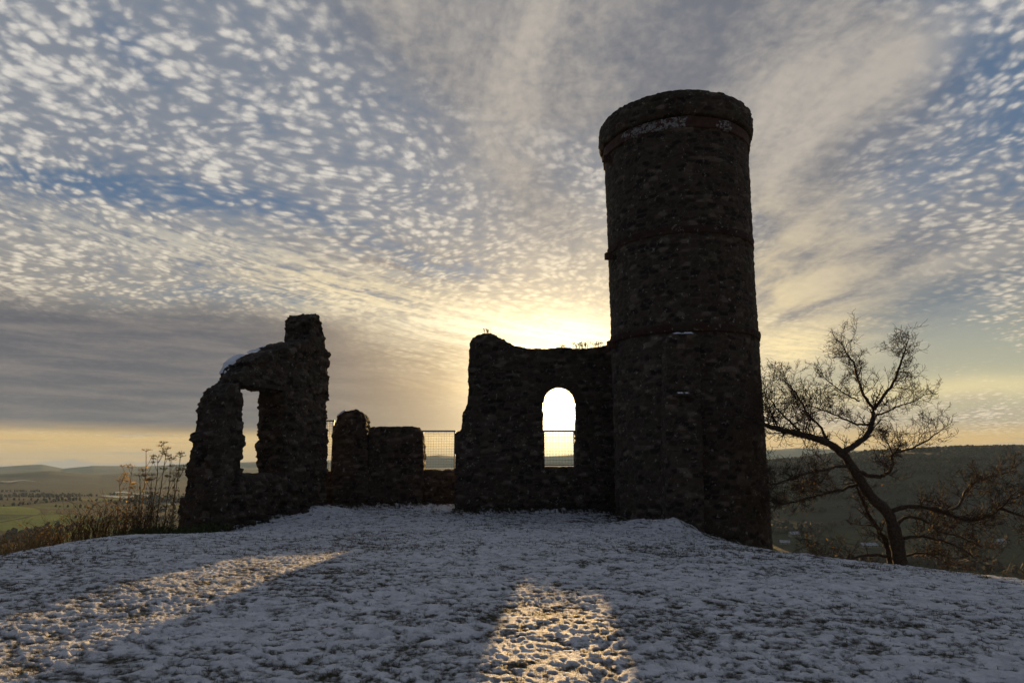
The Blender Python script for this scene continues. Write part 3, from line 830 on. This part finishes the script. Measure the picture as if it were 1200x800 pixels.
# ------------------------------------------------------------------ tumbled rubble at the wall feet
rg = np.random.default_rng(77); rv, rf_, rn = [], [], 0
def rock(x, y, s_):
    global rn
    c = np.array([[a, b, c_] for a in (-1, 1) for b in (-1, 1) for c_ in (-1, 1)], float)
    bm = bmesh.new()
    for q in c: bm.verts.new(q * (1, .75, .55) * (1 + rg.normal(0, .18, 3)))
    for q in range(5):
        d_ = rg.normal(0, 1, 3); bm.verts.new(d_ / np.linalg.norm(d_) * (1.25, 1.0, .75))
    bmesh.ops.convex_hull(bm, input=bm.verts); bmesh.ops.triangulate(bm, faces=bm.faces)
    bm.verts.ensure_lookup_table(); bm.verts.index_update()
    a = rg.random() * 6.28; Rm = np.array([[math.cos(a), -math.sin(a), 0], [math.sin(a), math.cos(a), 0], [0, 0, 1]])
    V_ = np.array([v_.co[:] for v_ in bm.verts]) @ Rm.T * s_ + (x, y, hz1(x, y) + s_ * .05)
    rv.append(V_); rf_.append(np.array([[v_.index + rn for v_ in f_.verts] for f_ in bm.faces])); rn += len(V_); bm.free()
for (xa, ya, xb, yb, n_, w_) in ((-10.2, 22.3, -7.2, 27.9, 60, .30), (-7.3, 29.4, -2.6, 29.6, 26, .14), (-2.2, 26.7, 3.8, 26.7, 26, .14), (3.9, 22.9, 5.3, 21.6, 16, .22)):
    for k in range(n_):
        u_ = rg.random(); rock(xa + (xb - xa) * u_ + rg.normal(0, w_) + (.25 if xa < -9 else 0), ya + (yb - ya) * u_ + rg.normal(0, w_) - (.2 if xa < -9 else 0), .05 + .16 * rg.random() ** 2.2)
V_ = np.vstack(rv)
o = link('rubble', mesh_np('rubble', V_, np.vstack(rf_), {'stone': np.full(len(V_), .4), 'joint': np.zeros(len(V_))}), M['stone'])
tag(o, 'small fallen stones strewn along the wall feet', 'rubble', kind='stuff')

# ------------------------------------------------------------------ bare tree
random.seed(21); rng = np.random.default_rng(21)
TD = 22.5
t_tree = thing('bare_tree', 'leaning wide-branched bare tree below the brow right of the tower', 'tree', tuple(at(1060, 676, TD)))
crown = MB(); tips = []
def smooth_line(P, n):
    P = np.array(P, float); k = len(P)
    t = np.linspace(0, k - 1, n); out_ = []
    for q in t:
        i = min(int(q), k - 2); u = q - i
        p0, p1, p2, p3 = P[max(i - 1, 0)], P[i], P[i + 1], P[min(i + 2, k - 1)]
        out_.append(.5 * ((2 * p1) + (-p0 + p2) * u + (2 * p0 - 5 * p1 + 4 * p2 - p3) * u * u + (-p0 + 3 * p1 - 3 * p2 + p3) * u ** 3))
    return np.array(out_)
def unit(v): return v / (np.linalg.norm(v) + 1e-9)
def sprig(p, d, L, r, lev, up):
    n = 5 if lev > 0 else 3
    pts = [p]; dd = unit(d)
    for k in range(n):
        dd = unit(dd + rng.normal(0, .25, 3) + np.array([0, 0, up * .10]))
        pts.append(pts[-1] + dd * L / n * (.7 + .6 * rng.random()))
    pts = np.array(pts); rad = np.linspace(r, max(r * .45, .0045), len(pts))
    crown.tube(pts, rad, 4 if r > .012 else 3, cap=False)
    tips.append(pts[-1])
    if lev <= 0: return
    m_ = rng.integers(5, 9)
    for k in range(m_):
        q = .15 + .83 * (k + rng.random() * .6) / m_
        i = min(int(q * n), n - 1); u = q * n - i
        pp = pts[i] * (1 - u) + pts[i + 1] * u; t = unit(pts[i + 1] - pts[i])
        a = rng.normal(0, 1, 3); a[1] *= .8; s_ = unit(np.cross(t, a))
        sprig(pp, t * .55 + s_ * .9, L * (.24 + .34 * rng.random()), max(.0055, r * .6), lev - 1, up)
def limb(name, px, r0, r1, dy0=0.0, dy1=0.0, tw=10, tl=1.2, start=.25, up=1.0, lev=2, main=True):
    tw = int(tw * (1.7 if px[-1][0] < 1060 else 1.35) * (1.25 if px[-1][1] > 545 else 1)); tl = tl * .80; r0 *= .84; r1 *= .84
    n = len(px)
    P = [at(x, y, TD + dy0 + (dy1 - dy0) * k / (n - 1)) for k, (x, y) in enumerate(px)]
    S = smooth_line(P, n * 5)
    S[1:-1] += rng.normal(0, .012, S[1:-1].shape)
    rad = np.linspace(r0, r1, len(S)) * (1 + .05 * rng.normal(0, 1, len(S)))
    mb = MB(); mb.tube(S, rad, 10 if r0 > .08 else 7, cap=False)
    mb.build(name, M['bark'], t_tree, True)
    for k in range(tw):
        q = start + (1 - start) * (k + rng.random()) / tw
        i = min(int(q * (len(S) - 1)), len(S) - 2); t = unit(S[i + 1] - S[i])
        a = rng.normal(0, 1, 3); s_ = unit(np.cross(t, a)); s_[2] = s_[2] * .7 + .18 * up
        sprig(S[i], t * .55 + s_ * .8, tl * (.6 + .6 * rng.random()), min(.020, max(.009, rad[i] * .3)), lev, up)
    sprig(S[-1], S[-1] - S[-3], tl * .8, min(.03, r1 * .8), lev, up)
limb('trunk', [(1064, 700), (1056, 662), (1049, 628), (1041, 602), (1020, 580), (1004, 556), (992, 536), (978, 523)], .29, .14, tw=3, start=.5, tl=1.0)
limb('branch', [(978, 523), (962, 516), (940, 509), (918, 504), (896, 498), (878, 490)], .15, .06, 0, -1.5, tw=16, tl=1.7)
limb('branch', [(986, 531), (1000, 522), (1016, 510), (1022, 494), (1024, 478)], .12, .085, 0, .4, tw=6, tl=1.2)
limb('branch', [(1024, 478), (1014, 466), (1006, 446), (1000, 424), (993, 416), (988, 406)], .07, .018, .4, 1.2, tw=15, tl=1.1)
limb('branch', [(1024, 480), (1036, 464), (1048, 446), (1056, 424), (1060, 412), (1062, 406)], .07, .018, .4, -.6, tw=16, tl=1.1)
limb('branch', [(1023, 487), (1036, 484), (1052, 476), (1072, 470), (1084, 462)], .045, .015, .4, 1.4, tw=11, tl=1.1)
limb('branch', [(1022, 497), (1004, 497), (984, 488), (964, 480), (944, 474)], .05, .015, .3, -1.2, tw=12, tl=1.2)
limb('branch', [(970, 519), (962, 502), (948, 486), (936, 466), (926, 452), (915, 444)], .06, .015, 0, 1.0, tw=15, tl=1.2)
limb('branch', [(1007, 470), (992, 462), (978, 452), (966, 442)], .035, .012, .6, -.8, tw=9, tl=.9)
limb('branch', [(940, 509), (924, 492), (910, 478), (900, 462)], .05, .015, -.6, -1.6, tw=10, tl=1.1)
limb('branch', [(1004, 552), (1020, 557), (1036, 557), (1046, 545), (1046, 532), (1062, 527), (1082, 518), (1100, 506)], .085, .02, 0, -1.2, tw=18, tl=1.1)
limb('branch', [(1046, 532), (1040, 518), (1030, 506)], .035, .015, -.5, .4, tw=7, tl=.8)
limb('branch', [(1043, 600), (1058, 594), (1082, 594), (1106, 600), (1130, 608), (1150, 607), (1172, 596), (1186, 580)], .095, .025, 0, -1.5, tw=20, tl=1.3)
limb('branch', [(1110, 599), (1124, 592), (1132, 574), (1146, 563), (1164, 558), (1186, 552)], .06, .02, -.6, .6, tw=15, tl=1.1)
limb('branch', [(1172, 596), (1192, 602), (1214, 612), (1236, 616)], .05, .02, -1.2, -2, tw=10, tl=1.2)
limb('branch', [(998, 546), (980, 547), (958, 552), (936, 557), (914, 566), (900, 566)], .065, .02, 0, -1.4, tw=15, tl=1.2, up=.5)
limb('branch', [(1010, 566), (992, 572), (968, 578), (944, 584), (920, 590), (905, 588)], .07, .02, 0, .9, tw=15, tl=1.2, up=.4)
limb('branch', [(1043, 668), (1041, 648), (1036, 630), (1024, 612), (1014, 594), (1006, 576)], .11, .05, .4, .9, tw=8, tl=1.0)
limb('branch', [(1042, 652), (1020, 650), (996, 654), (972, 657), (950, 650)], .06, .02, .4, -1.0, tw=12, tl=1.1, up=.3)
limb('branch', [(1048, 618), (1062, 606), (1080, 608), (1100, 622), (1124, 628), (1150, 640)], .07, .02, 0, 1.0, tw=14, tl=1.2, up=.4)
limb('branch', [(1052, 634), (1072, 628), (1098, 632), (1122, 640), (1140, 652)], .06, .02, 0, -1.1, tw=12, tl=1.1, up=.4)
limb('branch', [(1055, 655), (1074, 648), (1092, 650), (1110, 660)], .05, .02, 0, .6, tw=8, tl=1.0, up=.5)
crown.build('crown', M['twig'], t_tree)
tips = np.array(tips)
def leaf_mesh(P, size, rng_):
    n = len(P)
    a = rng_.normal(0, 1, (n, 3)); a /= np.linalg.norm(a, axis=1)[:, None]
    b_ = np.cross(a, rng_.normal(0, 1, (n, 3))); b_ /= np.linalg.norm(b_, axis=1)[:, None]
    s_ = (size * (.6 + .8 * rng_.random(n)))[:, None]
    v = np.stack([P - a * s_, P + b_ * s_ * .5, P + a * s_, P - b_ * s_ * .5 + np.cross(a, b_) * s_ * .2], 1).reshape(-1, 3)
    return v, np.arange(4 * n).reshape(-1, 4)
low = tips[(tips[:, 2] < at(0, 560, TD)[2]) & (rng.random(len(tips)) < .04)]
v, f = leaf_mesh(low, .035, rng)
link('leaves', mesh_np('leaves', v, f), M['leaf'], t_tree)

# ------------------------------------------------------------------ dry plants at the brow
def hogweed(x, y, h, lean, label, seed, group='tall dead stalks by the left ruin', heads=4):
    rg = np.random.default_rng(seed)
    z = hz1(x, y) - .05
    t = thing('dry_plant', label, 'plant', (x, y, z), group)
    stem = MB()
    top = np.array([x + lean, y + rg.normal(0, .1), z + h])
    P = smooth_line([(x, y, z), (x + lean * .3, y, z + h * .4), (x + lean * .7, y + .03, z + h * .75), top], 9)
    stem.tube(P, np.linspace(.019, .008, 9), 5, cap=False)
    nodes = [(P[-1], unit(P[-1] - P[-2]), 1.0)]
    for k in range(heads):
        i = rg.integers(4, 8); a = rg.random() * 6.28
        d = np.array([math.cos(a) * .6, math.sin(a) * .6, .9]); L = .18 + .25 * rg.random()
        q = np.array([P[i], P[i] + d * L * .5, P[i] + d * L + (0, 0, .05)])
        stem.tube(q, [.008, .006, .005], 4, cap=False); nodes.append((q[-1], unit(d), .6 + .3 * rg.random()))
    heads_ = []
    for c, d, s_ in nodes:
        head = MB(); heads_.append(head)
        for k in range(13):
            a = rg.random() * 6.28; w = .16 * s_ * math.sqrt(rg.random())
            e = c + np.array([math.cos(a) * w, math.sin(a) * w, .10 * s_ - w * .35])
            head.tube([c, (c + e) / 2 + (0, 0, .01), e], [.004, .003, .003], 3, cap=False)
            for q in range(4):
                ee = e + rg.normal(0, .018, 3)
                vv, ff = leaf_mesh(ee[None], .017, rg); head.add(vv, ff)
    for k in range(8):                            # withered leaf rags hanging on the stem
        i = rg.integers(1, 7); pp = P[i] + rg.normal(0, .04, 3)
        vv, ff = leaf_mesh(pp[None] - (0, 0, .05), .07, rg); stem.add(vv, ff)
    stem.build('stem', M['straw'], t); [hd.build('seed_head', M['straw'], t) for hd in heads_]
spots = [(154, 547, 21.0, .03, 'shorter dead stalk with a drooping seed head, leftmost of the tall stalks'),
         (165, 556, 20.4, -.05, 'thin dead stalk just right of the leftmost drooping one'),
         (173, 527, 21.2, .02, 'tall straight dead stalk with stacked seed heads, second highest'),
         (178, 560, 20.7, .04, 'low dead stalk between the two highest stalks'),
         (187, 534, 20.9, .10, 'dead stalk leaning right below the highest seed head'),
         (194, 525, 21.4, .08, 'highest dead stalk, its seed head spread widest'),
         (201, 538, 21.6, .05, 'dead stalk right behind the highest one'),
         (211, 534, 22.0, .10, 'dead stalk touching the ruin edge, seed head against the sky'),
         (205, 555, 20.8, -.04, 'stout brown stalk in front of the ruin edge'),
         (142, 562, 20.5, .0, 'small dead stalk at the left fringe of the tall stalks')]
for k, (px, py, Y, lean, lab) in enumerate(spots):
    q = at(px, py, Y); zb = hz1(q[0] - lean, Y)
    hogweed(q[0] - lean, Y, q[2] - zb, lean, lab, 50 + k, heads=4 if py < 545 else 3)

def scrub(name, pts, n, hmin, hmax, label, cat, mat, seed, spread=.5, leaves=3, curve=.4, rad=.006, lsize=.03, lmat=None, kind='stuff'):
    """arching stems with leaf scraps over a strip of ground"""
    rg = np.random.default_rng(seed); mb = MB(); lv = []
    P = np.array(pts, float); seg = np.linspace(0, 1, len(P))
    for k in range(n):
        u = rg.random(); x = np.interp(u, seg, P[:, 0]) + rg.normal(0, spread); y = np.interp(u, seg, P[:, 1]) + rg.normal(0, spread)
        hh = np.interp(u, seg, P[:, 2]) * (hmin + (hmax - hmin) * rg.random() ** 1.6)
        z = hz1(x, y) - .05; a = rg.random() * 6.28; c = curve * hh * (.3 + rg.random())
        e = np.array([math.cos(a), math.sin(a), 0])
        q = np.array([(x, y, z), (x, y, z + hh * .5) + e * c * .3, (x, y, z + hh * .85) + e * c * .8, (x, y, z + hh * (1 - .1 * curve)) + e * c * 1.3])
        mb.tube(smooth_line(q, 7), np.linspace(rad, rad * .4, 7), 3, cap=False)
        for i in range(leaves):
            t = .2 + .8 * rg.random(); s_ = smooth_line(q, 7)[min(6, int(t * 7))]; lv.append(s_ + rg.normal(0, .04, 3))
            if rg.random() < .6:
                d = rg.normal(0, 1, 3); d[2] = abs(d[2]); d = unit(d)
                mb.tube([s_, s_ + d * hh * .12, s_ + d * hh * .22 + (0, 0, .03)], [rad * .5, rad * .4, rad * .3], 3, cap=False)
    o = mb.build(name, mat)
    tag(o, label, cat, kind=kind)
    if lv:
        v_, f_ = leaf_mesh(np.array(lv), lsize, rg)
        link('leaf_litter', mesh_np('leaf_litter', v_, f_), lmat or M['leaf'], o)
    return o
scrub('bramble', [(-13.4, 19.4, .8), (-12.2, 19.6, 1.1), (-11.2, 20.4, 1.45), (-10.8, 21.4, 1.6)], 520, .35, 1.0, 'tangled brown bramble and dead stems along the left brow', 'undergrowth', M['bramble'], 3, .42, 4, .5, .007, .032)
scrub('bramble', [(-14, 18.6, .7), (-12.6, 18.0, .75), (-11.6, 17.0, .6), (-10.6, 15.0, .5), (-9.9, 13.0, .42), (-10.0, 12, .4)], 520, .3, 1.0, 'low straw-coloured dead grass and stems at the far left brow', 'undergrowth', M['straw'], 4, .35, 2, .5, .0045, .022)
scrub('undergrowth', [(-10.9, 20.0, .35), (-10.2, 21.2, .4), (-9.6, 22.2, .35)], 360, .4, 1.0, 'dark green undergrowth at the foot of the tall left ruin', 'undergrowth', M['greenleaf'], 5, .3, 7, .6, .005, .04, M['greenleaf'])
scrub('thicket', [(11.6, 18.5, 1.9), (13.2, 18.2, 2.2), (15.5, 17.8, 2.6)], 300, .5, 1.0, 'brown leafy thicket below the brow at the right edge', 'undergrowth', M['bramble'], 6, .45, 2, .35, .008, .03, M['bramble'])
def wall_tuft(px, py, w, h, n, label, seed):
    rg = np.random.default_rng(seed); mb = MB()
    c = at(px, py, 27.4)
    for k in range(n):
        x = c[0] + rg.normal(0, w); a = rg.random() * 6.28; hh = h * (.4 + .8 * rg.random())
        q = [(x, 27.4, c[2] - .1), (x + math.cos(a) * hh * .2, 27.4 + rg.normal(0, .1), c[2] + hh * .5), (x + math.cos(a) * hh * .5, 27.4 + rg.normal(0, .1), c[2] + hh)]
        mb.tube(q, [.007, .006, .004], 3, cap=False)
        vv, ff = leaf_mesh(np.array([q[1], q[2], q[2]]) + rg.normal(0, .03, (3, 3)), .035, rg); mb.add(vv, ff)
    tag(mb.build('weed', M['greenleaf']), label, 'weed', 'weeds rooted on top of the arch wall')
wall_tuft(683, 406, .22, .16, 34, 'weed tuft on the wall top between the sun glow and the tower', 1)
wall_tuft(700, 405, .10, .12, 18, 'small weed tuft on the wall top hard by the tower', 2)
wall_tuft(571, 389, .06, .15, 12, 'weed sprig on the highest left corner of the arch wall', 3)
wall_tuft(660, 408, .05, .10, 8, 'tiny weed sprig on the wall top straight above the arched window', 4)

# ------------------------------------------------------------------ grass blades through the snow
rg = np.random.default_rng(9)
def blades(n, r0, r1, hmin, hmax, wid, thr, amax=40):
    r = np.sqrt(r0 ** 2 + (r1 ** 2 - r0 ** 2) * rg.random(n) ** 1.25); a = np.radians(rg.uniform(-amax, amax, n))
    x, y = r * np.sin(a), r * np.cos(a)
    # blades stand in tussocks
    x += rg.normal(0, .03, n); y += rg.normal(0, .03, n)
    fz, fs = fine_h(x, y)
    keep = fs + rg.normal(0, .10, n) < thr
    x, y, fz = x[keep], y[keep], fz[keep]; n = len(x)
    z = base_h(x, y) + fz - .012
    h = hmin + (hmax - hmin) * rg.random(n) ** 2
    az_ = rg.random(n) * 6.283; lean = h * (.3 + .9 * rg.random(n))
    dx, dy = np.cos(az_), np.sin(az_); w = wid * (.6 + .8 * rg.random(n)) * (1 + r[keep] / 30)
    b0 = np.stack([x - dy * w, y + dx * w, z], 1); b1 = np.stack([x + dy * w, y - dx * w, z], 1)
    m1 = np.stack([x + dx * lean * .35 + dy * w * .7, y + dy * lean * .35 - dx * w * .7, z + h * .65], 1)
    m0 = np.stack([x + dx * lean * .35 - dy * w * .7, y + dy * lean * .35 + dx * w * .7, z + h * .65], 1)
    t1 = np.stack([x + dx * lean + dy * w * .15, y + dy * lean - dx * w * .15, z + h], 1)
    t0 = np.stack([x + dx * lean - dy * w * .15, y + dy * lean + dx * w * .15, z + h], 1)
    v = np.stack([b0, b1, m1, m0, t1, t0], 1).reshape(-1, 3)
    i = np.arange(n)[:, None] * 6
    f = np.concatenate([i + [0, 1, 2, 3], i + [3, 2, 4, 5]], 0)
    return v, f
v1, f1_ = blades(230000, 4.5, 16, .012, .050, .0018, .43)
v2, f2_ = blades(170000, 14, 30, .02, .08, .0030, .36)
v = np.vstack([v1, v2]); f = np.vstack([f1_, f2_ + len(v1)])
o = link('grass', mesh_np('grass', v, f), M['blade'])
tag(o, 'withered grass blades poking through the thin snow', 'grass', kind='stuff')

# ------------------------------------------------------------------ far woods and farms
rg = np.random.default_rng(33)
ico_v = []; ph = (1 + 5 ** .5) / 2
for s1_ in (-1, 1):
    for s2_ in (-1, 1): ico_v += [(0, s1_, s2_ * ph), (s1_, s2_ * ph, 0), (s2_ * ph, 0, s1_)]
ico_v = np.array(ico_v, float) / np.linalg.norm((1, ph))
bm = bmesh.new()
for q in ico_v: bm.verts.new(q)
r_ = bmesh.ops.convex_hull(bm, input=bm.verts); bm.verts.index_update()
ico_f = np.array([[v_.index for v_ in f_.verts] for f_ in bm.faces]); ico_v = np.array([v_.co for v_ in bm.verts]); bm.free()
def trees_at(x, y, h):
    n = len(x); z = valley_h(x, y)
    s = np.stack([h * (.34 + .2 * rg.random(n)), h * (.34 + .2 * rg.random(n)), h * .55], 1)
    V_ = ico_v[None] * (1 + rg.normal(0, .16, (n, 12, 1))) * s[:, None, :]
    V_ = V_ + np.stack([x, y, z + h * .42], 1)[:, None, :]
    F_ = (ico_f[None] + (np.arange(n) * 12)[:, None, None]).reshape(-1, 3)
    return V_.reshape(-1, 3), F_
xs, ys, hs = [], [], []
def scatter(n, a0, a1, r0, r1, thr, h0, h1, sc_=500, seed=0):
    a = np.radians(rg.uniform(a0, a1, n)); r = rg.uniform(r0, r1, n); x, y = r * np.sin(a), r * np.cos(a)
    k = fbm2(x / sc_, y / sc_, 4, seed) > thr
    xs.append(x[k]); ys.append(y[k]); hs.append((h0 + (h1 - h0) * rg.random(n))[k])
scatter(9000, 15, 42, 2250, 2900, -.12, 9, 16, 300, 201)       # the wooded crest
scatter(6000, 12, 42, 1000, 2300, .12, 7, 13, 260, 202)
scatter(6000, -44, -14, 1200, 4200, .13, 8, 14, 380, 203)
# hedgerow trees in lines
for k in range(70):
    a = R(rg.uniform(-44, 42)); r = rg.uniform(950, 3600); L = rg.uniform(150, 600); th = rg.choice([0.25, 1.75]) + rg.normal(0, .12); n = int(L / 14)
    t = np.linspace(0, L, n); xs.append(r * math.sin(a) + np.cos(th) * t + rg.normal(0, 3, n)); ys.append(r * math.cos(a) + np.sin(th) * t + rg.normal(0, 3, n)); hs.append(rg.uniform(4, 11, n))
X, Y_, H_ = map(np.concatenate, (xs, ys, hs))
v, f = trees_at(X, Y_, H_)
tag(link('woodland', mesh_np('woodland', v, f), M['wood']), 'far woods and hedgerow trees across the valley', 'woodland', kind='stuff')

def farm(px, py, L, Wd, hw, hr, rz, label, roofm, mb_win=3):
    d = ray(px, py); x = y = 0
    for t in np.geomspace(1.1, 5, 400):          # follow the sight line down to the valley floor
        q = d * t; xx, yy, zz = q[0], q[1], EYE + q[2]
        if zz <= float(valley_h(np.array([xx]), np.array([yy]))[0]): break
    x, y = xx, yy; z = float(valley_h(np.array([x]), np.array([y]))[0]) - .5
    t = thing('farmhouse', label, 'house', (x, y, z), 'farm buildings down in the valley')
    c, s = math.cos(rz), math.sin(rz)
    def tr(p): return (x + p[0] * c - p[1] * s, y + p[0] * s + p[1] * c, z + p[2])
    mb = MB(); mb.box((x, y, z + hw / 2), (L / 2, Wd / 2, hw / 2), rz)
    mb.add([tr(p) for p in [(-L / 2, -Wd / 2, hw), (-L / 2, Wd / 2, hw), (-L / 2, 0, hw + hr), (-L / 2 + .3, 0, hw + hr), (-L / 2 + .3, Wd / 2, hw), (-L / 2 + .3, -Wd / 2, hw)]], [[0, 1, 2, 2], [5, 4, 3, 3]])
    mb.add([tr(p) for p in [(L / 2, -Wd / 2, hw), (L / 2, Wd / 2, hw), (L / 2, 0, hw + hr), (L / 2 - .3, 0, hw + hr), (L / 2 - .3, Wd / 2, hw), (L / 2 - .3, -Wd / 2, hw)]], [[0, 1, 2, 2], [5, 4, 3, 3]])
    mb.build('wall', M['harl'], t)
    mb = MB(); e = .5
    for sg in (-1, 1):
        q = [(-L / 2 - e, sg * (Wd / 2 + e), hw - .3), (L / 2 + e, sg * (Wd / 2 + e), hw - .3), (L / 2 + e, 0, hw + hr), (-L / 2 - e, 0, hw + hr)]
        mb.add([tr(p) for p in q] + [tr((p[0], p[1], p[2] + .3)) for p in q], [[0, 1, 2, 3], [4, 5, 6, 7], [0, 1, 5, 4], [1, 2, 6, 5], [3, 0, 4, 7]])
    rf = mb.build('roof', roofm, t)
    mb = MB(); mb.box(tr((L / 2 - .8, 0, hw + hr + .6)), (.5, .4, 1.0), rz); ch = mb.build('chimney', M['harl'], rf); ch.location = (0, 0, 0)
    for k in range(mb_win):
        mb = MB(); mb.box(tr((-L / 2 + L * (k + .5) / mb_win, -Wd / 2 - .02, hw * .55)), (.6, .06, .8), rz); mb.build('window', M['dark'], t)
farm(931, 629, 17, 8, 4.5, 4, .25, 'white-roofed farmhouse in the valley just right of the tower foot', M['roofsnow'])
farm(920, 638, 14, 7, 3.5, 3, -.4, 'smaller snow-roofed barn below the farmhouse near the tower foot', M['roofsnow'], 2)
farm(1018, 641, 24, 9, 3.5, 3, .1, 'long pale-roofed shed seen between the tree stems', M['roofsnow'], 4)
farm(1172, 637, 16, 8, 4, 3, .3, 'pale-roofed cottage behind the thicket at the right edge', M['roofsnow'])

# ------------------------------------------------------------------ air
mb = MB(); top = 330.0; bot = FLOOR - 60.0
mb.box((0, 0, (top + bot) / 2), (19000, 19000, (top - bot) / 2))
hm = bpy.data.materials.new('haze'); hm.use_nodes = True; ht = hm.node_tree
for n in list(ht.nodes): ht.nodes.remove(n)
pv = ht.nodes.new('ShaderNodeVolumePrincipled'); pv.inputs['Density'].default_value = 4.0e-5
pv.inputs['Color'].default_value = (.48, .70, 1.0, 1); pv.inputs['Anisotropy'].default_value = 0.0
oo = ht.nodes.new('ShaderNodeOutputMaterial'); ht.links.new(pv.outputs[0], oo.inputs['Volume'])
hm.cycles.homogeneous_volume = True
tag(mb.build('haze', hm), 'thin morning haze over the valley', 'haze', kind='stuff')
